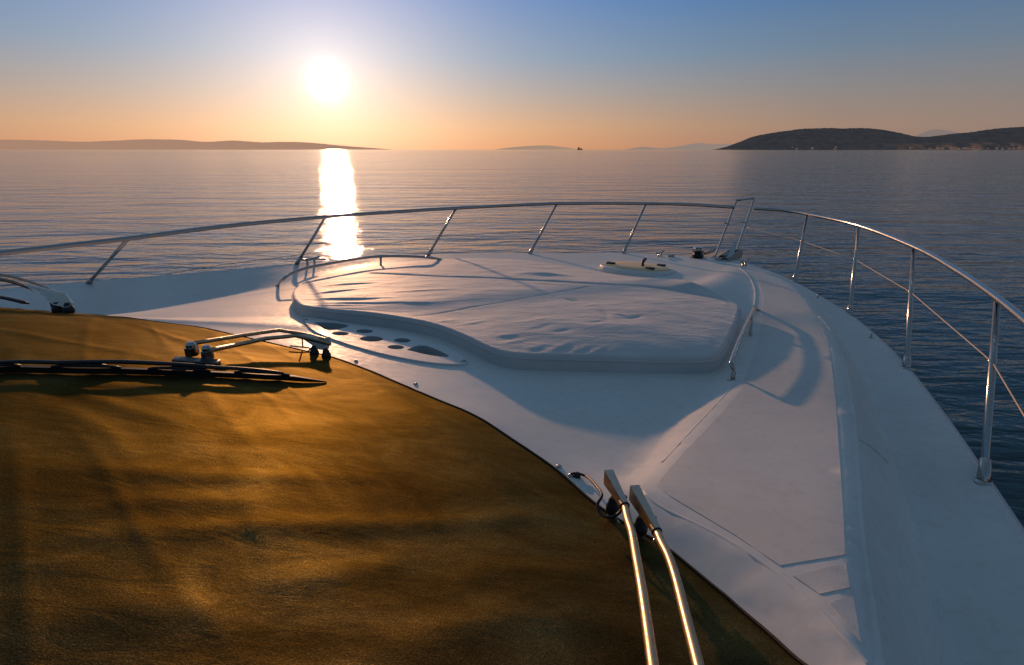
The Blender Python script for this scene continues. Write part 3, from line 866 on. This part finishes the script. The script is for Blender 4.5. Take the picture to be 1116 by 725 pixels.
# port wiper, mostly outside the frame
W2 = empty('wiper', at(78, 338, 1.02), yacht); W2['label'] = 'far port wiper with curved twin arms reaching left'
knob(at(64, 341, 1.0), .033, .07, W2); knob(at(76, 341.5, 1.0), .033, .07, W2)
bm = bmesh.new(); prism(bm, [at(30,309,.87), at(72,319,.90), at(81,330,.94), at(76,334,.955), at(60,331,.94), at(44,320,.90)], Vector((.02, -.04, 0)), .003); put('bracket', bm, M['steel_dull'], W2, True, 30)
pipe('arm', crl([at(72,324,.93), at(48,313,.9), at(25,305,.87), at(0,299.5,.85), at(-60,291,.83), at(-160,286,.82)], .04), .010, M['steel_arm'], W2)
pipe('arm', crl([at(66,330,.96), at(44,320,.93), at(20,309,.90), at(0,304,.88), at(-60,297,.86), at(-160,293,.86)], .04), .010, M['steel_arm'], W2)
pipe('washer_hose', crl([at(57,335.5,.98), at(52,325,.94), at(35,316,.92), at(0,305.5,.88), at(-60,299,.87)], .04), .006, M['rubber'], W2, 8)
pipe('blade', crl([at(30,331,.975), at(15,328,.96), at(0,325,.95), at(-40,319,.93), at(-120,312,.9)], .04), [.008]+[.02]*200, M['blackpaint'], W2, 8) if False else None
bm = bmesh.new(); bp = crl([at(31,331,.985), at(15,327,.965), at(0,324,.95), at(-40,318,.93), at(-120,312,.9)], .04); tube(bm, bp, [.008]+[.018]*(len(bp)-1), 8, True, .6); put('blade', bm, M['blackpaint'], W2)

# starboard wiper, arms running back under the camera
W3 = empty('wiper', dhit(680, 545), yacht); W3['label'] = 'near starboard wiper, two bare metal tubes and no blade in view'
for (br0, br1, tb, hz) in (((663,519,.955), (681,552,.955), [(681,552,.955),(684,566,.945),(689,582,.93),(693,605,.915),(700,645,.89),(708,700,.855),(716,760,.82),(724,840,.77)], 0),
                        ((691,536,.955), (716,580,.955), [(716,580,.955),(721,592,.945),(729,608,.93),(737,632,.915),(748,675,.885),(762,730,.85),(776,790,.81),(795,860,.77)], 1)):
    p0 = at(*br0); p1 = at(*br1)
    bracket(p0, p1, .028, .044, W3)
    pts = pc(tb)
    pipe('arm', crl([p1.lerp(p0, .15)]+pts, .025), .0112, M['steel_arm'], W3, 18)
    bm = bmesh.new(); lathe(bm, p1-(p1-p0).normalized()*.004, p1-p0, [(.0135, 0), (.0150, .003), (.0135, .007)], 18); put('rubber_ring', bm, M['rubber'], W3)
    c = p0.lerp(p1, .38)-UP*.06
    knob(c-UP*.03, .021, .055, W3)
    nut(p0.lerp(p1, .55)-UP*.02+(p1-p0).cross(UP).normalized()*-.012, (p0-p1).cross(UP), .010, .02, W3)
    bm = bmesh.new(); b0 = dhit(br0[0]+12, br0[1]+34); lathe(bm, Vector((c.x, c.y, dz(c.x, c.y)-.01)), UP, [(.034, 0), (.034, .012), (.016, .02), (.014, .09)], 20); put('spindle', bm, M['steel_arm'], W3, True, 40)
pipe('washer_hose', crl([dhit(622,519)+UP*.01, dhit(629,520)+UP*.015, dhit(640,525)+UP*.018, at(650,530,1.0), at(656,540,.98), at(651,550,1.0), at(655,560,1.01), at(664,564,1.0), at(674,560,.985), at(679,552,.97)], .01), .0045, M['rubber'], W3, 8)
bm = bmesh.new(); lathe(bm, dhit(629,520)-UP*.002, UP, [(.012, 0), (.012, .012), (.007, .02)], 14); put('hose_fitting', bm, M['rubber'], W3)
# turn buttons that hold the cover edge
for px, py in ((606,511),(619,521),(690,578),(712,592),(385,396),(450,421)):
    c = dhit(px+3, py-2)
    bm = bmesh.new(); lathe(bm, c-UP*.002, UP, [(.011, 0), (.011, .006), (.006, .010), (.0, .011)], 14); put('turn_button', bm, M['steel'], cover)

# ------------------------------------------------------------------ sea
def sea():
    bm = bmesh.new()
    rad = [1.5*1.16**k for k in range(0, 68)]
    seg = 96; prev = None; c = bm.verts.new((0, 0, 0))
    for r in rad:
        ring = [bm.verts.new((r*math.cos(2*math.pi*k/seg), r*math.sin(2*math.pi*k/seg), 0)) for k in range(seg)]
        for k in range(seg):
            if prev: bm.faces.new((prev[k], prev[(k+1) % seg], ring[(k+1) % seg], ring[k]))
            else: bm.faces.new((c, ring[k], ring[(k+1) % seg]))
        prev = ring
    o = put('sea', bm, M['water'])
    tag(o, 'calm rippled open sea', None, None, 'structure')
sea()

# ------------------------------------------------------------------ far shores
def ridge(name, dist, prof, mat, depth, rough, label, n=400, seed=1):
    bm = bmesh.new(); rows = []
    P = cr([(x, 163-(163-y), 0) for x, y in prof], n)
    for p in P:
        hpx = max(.0, 163-p.y); r = ray(p.x, 163); d = Vector((r.x, r.y, 0)); d *= dist/d.y
        H_ = hpx/F*dist*math.cos(TH)
        dn = d.normalized(); row = []
        for k, (dd, hh) in enumerate([(-.12, -8), (0, 3), (.10, .22), (.28, .5), (.5, .78), (.75, .95), (1, 1.0), (1.5, .6)]):
            q = d+dn*(dd*depth)
            nz = noise.fractal(Vector((q.x*.0012, q.y*.0012, seed+k*.4)), 1, 2, 5)
            z = hh if k < 2 else H_*hh*(1+rough*nz)
            if k == 6: z += (noise.noise(Vector((p.x*.9, seed, 0)))*.012+noise.noise(Vector((p.x*.25, seed, 3)))*.02)*H_
            row.append(bm.verts.new((q.x*(1), q.y, max(z, -8) if k < 2 else max(z, 2))))
        rows.append(row)
    for i in range(len(rows)-1):
        for k in range(7): bm.faces.new((rows[i][k], rows[i+1][k], rows[i+1][k+1], rows[i][k+1]))
    o = put(name, bm, mat); tag(o, label, None, None, 'structure'); return o
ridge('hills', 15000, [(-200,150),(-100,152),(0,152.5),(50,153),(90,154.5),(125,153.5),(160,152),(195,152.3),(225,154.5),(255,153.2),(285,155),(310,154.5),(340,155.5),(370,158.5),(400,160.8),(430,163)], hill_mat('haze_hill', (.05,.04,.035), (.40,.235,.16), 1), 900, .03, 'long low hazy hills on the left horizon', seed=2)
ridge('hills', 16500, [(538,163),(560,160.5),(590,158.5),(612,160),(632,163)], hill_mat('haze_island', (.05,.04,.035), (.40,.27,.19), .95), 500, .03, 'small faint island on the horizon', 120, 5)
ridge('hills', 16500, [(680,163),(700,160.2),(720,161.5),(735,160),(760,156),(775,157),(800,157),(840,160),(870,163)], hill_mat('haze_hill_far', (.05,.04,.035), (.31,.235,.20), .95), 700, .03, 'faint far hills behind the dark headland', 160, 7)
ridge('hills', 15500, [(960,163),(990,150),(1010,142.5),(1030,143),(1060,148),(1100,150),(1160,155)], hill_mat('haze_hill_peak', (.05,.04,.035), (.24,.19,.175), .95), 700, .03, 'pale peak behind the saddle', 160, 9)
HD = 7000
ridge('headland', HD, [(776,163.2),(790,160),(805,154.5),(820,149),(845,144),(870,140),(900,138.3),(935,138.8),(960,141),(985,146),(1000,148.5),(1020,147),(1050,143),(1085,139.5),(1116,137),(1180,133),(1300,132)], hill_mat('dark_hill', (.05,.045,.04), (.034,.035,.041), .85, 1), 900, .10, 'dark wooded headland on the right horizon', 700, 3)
# houses of the shore town
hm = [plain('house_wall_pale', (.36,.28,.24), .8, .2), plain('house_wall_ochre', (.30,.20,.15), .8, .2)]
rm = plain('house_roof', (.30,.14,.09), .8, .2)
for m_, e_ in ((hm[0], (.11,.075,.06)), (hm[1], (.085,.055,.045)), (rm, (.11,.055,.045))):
    b_ = m_.node_tree.nodes['Principled BSDF']; b_.inputs['Emission Color'].default_value = (*e_, 1); b_.inputs['Emission Strength'].default_value = 1  # walls and roofs glow faintly: airlight of the haze painted in as emission
random.seed(11)
def house(px, up, w, h, d, m):
    r = ray(px, 163); c = Vector((r.x, r.y, 0)); c *= (HD-30+up*6)/c.y; c.z = 2+up
    Hs = tag(empty('house', c), 'tiny pale house low on the shore of the dark headland', 'house', 'houses along the far shore of the headland')
    bm = bmesh.new(); box(bm, c+UP*h/2, Vector((w/2, 0, 0)), Vector((0, d/2, 0)), UP*h/2); put('wall', bm, m, Hs, False)
    bm = bmesh.new(); a = c+UP*(h+.01)
    e = [a+Vector((sx*(w/2+.6), sy*(d/2+.6), 0)) for sx, sy in ((-1,-1),(1,-1),(1,1),(-1,1))]
    r1 = a+Vector((-w*.3, 0, h*.35)); r2 = a+Vector((w*.3, 0, h*.35))
    v = [bm.verts.new(q) for q in e+[r1, r2]]
    for f in ((0,1,5,4),(1,2,5),(2,3,4,5),(3,0,4),(3,2,1,0)): bm.faces.new([v[i] for i in f])
    put('roof', bm, rm, Hs, False)
for i in range(46):
    z = random.random()
    if z < .2: px = random.uniform(850, 945)
    elif z < .75: px = random.gauss(1040, 22)
    else: px = random.gauss(1095, 9)
    w = random.uniform(12, 26)
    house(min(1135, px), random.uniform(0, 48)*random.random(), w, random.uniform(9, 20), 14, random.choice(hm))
# distant ship
sx = ray(632, 163); sp = Vector((sx.x, sx.y, 0)); sp *= 6000/sp.y; sp.z = 0
ship = tag(empty('cargo_ship', sp), 'tiny dark ship on the horizon beside the faint island', 'ship')
bm = bmesh.new(); prism(bm, [sp+Vector(v) for v in ((-26,0,-1),(26,0,-1),(31,0,9),(-30,0,9))], Vector((0,12,0))); put('hull', bm, M['blackpaint'], ship, False)
bm = bmesh.new(); box(bm, sp+Vector((-12,6,17)), Vector((9,0,0)), Vector((0,5,0)), UP*7.9); box(bm, sp+Vector((10,6,12)), Vector((8,0,0)), Vector((0,4,0)), UP*2.9); put('superstructure', bm, M['blackpaint'], ship, False)
bm = bmesh.new(); tube(bm, [sp+Vector((-12,6,25)), sp+Vector((-12,6,32))], .8, 6); put('mast', bm, M['blackpaint'], ship)

# ------------------------------------------------------------------ camera
cd = bpy.data.cameras.new('camera'); co = bpy.data.objects.new('camera', cd); col.objects.link(co)
cd.sensor_width = 36; cd.lens = 36*F/1116; cd.clip_end = 90000; cd.clip_start = .02
co.location = CAM; co.rotation_euler = (math.pi/2-TH, 0, 0)
bpy.context.scene.camera = co

# ------------------------------------------------------------------ light
sr = ray(357, 90); SUN = sr.normalized()
el = math.asin(SUN.z); az = math.atan2(SUN.x, SUN.y)       # az from +Y towards +X
sd = bpy.data.lights.new('sun', 'SUN'); sd.energy = 2.7; sd.angle = R(1.2); sd.color = (1, .52, .27)
so = bpy.data.objects.new('sun', sd); col.objects.link(so)
so.rotation_euler = SUN.to_track_quat('Z', 'Y').to_euler()
W = bpy.data.worlds.new('World'); bpy.context.scene.world = W; W.use_nodes = True
nt = W.node_tree; bg = nt.nodes['Background']
def world():
    L = nt.links.new
    sky = N(nt, 'ShaderNodeTexSky'); sky.sky_type = 'NISHITA'; sky.sun_disc = False
    sky.sun_elevation = el; sky.sun_rotation = az; sky.air_density = 1.0; sky.dust_density = 1.5; sky.ozone_density = 2.0
    tc = N(nt, 'ShaderNodeTexCoord')
    sep = N(nt, 'ShaderNodeSeparateXYZ'); L(tc.outputs['Generated'], sep.inputs[0])
    # colour by elevation
    c = ramp(nt, sep.outputs[2], [(0, (.62,.28,.14)), (.035, (.58,.33,.19)), (.085, (.37,.32,.30)), (.14, (.195,.29,.41)), (.22, (.085,.22,.47)), (.36, (.085,.20,.37)), (.6, (.115,.205,.32)), (1, (.125,.205,.30))])
    # away from the sun the horizon band turns grey mauve
    dt = N(nt, 'ShaderNodeVectorMath', operation='DOT_PRODUCT'); L(tc.outputs['Generated'], dt.inputs[0]); dt.inputs[1].default_value = SUN
    side = ramp(nt, dt.outputs['Value'], [(0, gray(.62)), (.45, gray(.66)), (.70, gray(.74)), (.82, gray(.84)), (.95, gray(1)), (1, gray(1.1))])
    cool = N(nt, 'ShaderNodeMixRGB', blend_type='MIX'); cool.inputs[2].default_value = (.17,.19,.23,1)
    cf = ramp(nt, dt.outputs['Value'], [(.1, gray(.75)), (.70, gray(.42)), (.95, gray(0))])
    hz = ramp(nt, sep.outputs[2], [(0, gray(1)), (.25, gray(0))])
    mf = N(nt, 'ShaderNodeMath', operation='MULTIPLY'); L(cf, mf.inputs[0]); L(hz, mf.inputs[1])
    L(mf.outputs[0], cool.inputs[0])
    cs = N(nt, 'ShaderNodeMixRGB', blend_type='MULTIPLY'); cs.inputs[0].default_value = 1; L(c, cs.inputs[1]); L(side, cs.inputs[2]); L(cs.outputs[0], cool.inputs[1])
    def glow(p, colr, k):
        mx = N(nt, 'ShaderNodeMath', operation='MAXIMUM'); L(dt.outputs['Value'], mx.inputs[0]); mx.inputs[1].default_value = 0
        pw = N(nt, 'ShaderNodeMath', operation='POWER'); L(mx.outputs[0], pw.inputs[0]); pw.inputs[1].default_value = p
        ml = N(nt, 'ShaderNodeMixRGB', blend_type='MULTIPLY'); ml.inputs[0].default_value = 1
        L(pw.outputs[0], ml.inputs[1]); ml.inputs[2].default_value = (*[x*k for x in colr], 1)
        return ml.outputs[0]
    acc = cool.outputs[0]
    for p, cc, k in ((14, (1,.70,.58), .15), (70, (1,.74,.62), .30), (420, (1,.84,.72), .22), (3600, (1,.9,.78), 1.1)):
        ad = N(nt, 'ShaderNodeMixRGB', blend_type='ADD'); ad.inputs[0].default_value = 1
        L(acc, ad.inputs[1]); L(glow(p, cc, k), ad.inputs[2]); acc = ad.outputs[0]
    # physical sky underneath
    sk = N(nt, 'ShaderNodeMixRGB', blend_type='MULTIPLY'); sk.inputs[0].default_value = 1; L(sky.outputs[0], sk.inputs[1]); sk.inputs[2].default_value = (.006,.006,.006,1)
    ad = N(nt, 'ShaderNodeMixRGB', blend_type='ADD'); ad.inputs[0].default_value = 1; L(acc, ad.inputs[1]); L(sk.outputs[0], ad.inputs[2])
    L(ad.outputs[0], bg.inputs[0]); bg.inputs[1].default_value = 1.0
world()
sc = bpy.context.scene
sc.view_settings.view_transform = 'Standard'; sc.view_settings.look = 'None'; sc.view_settings.exposure = 0
sc.cycles.max_bounces = 6; sc.cycles.sample_clamp_indirect = 6
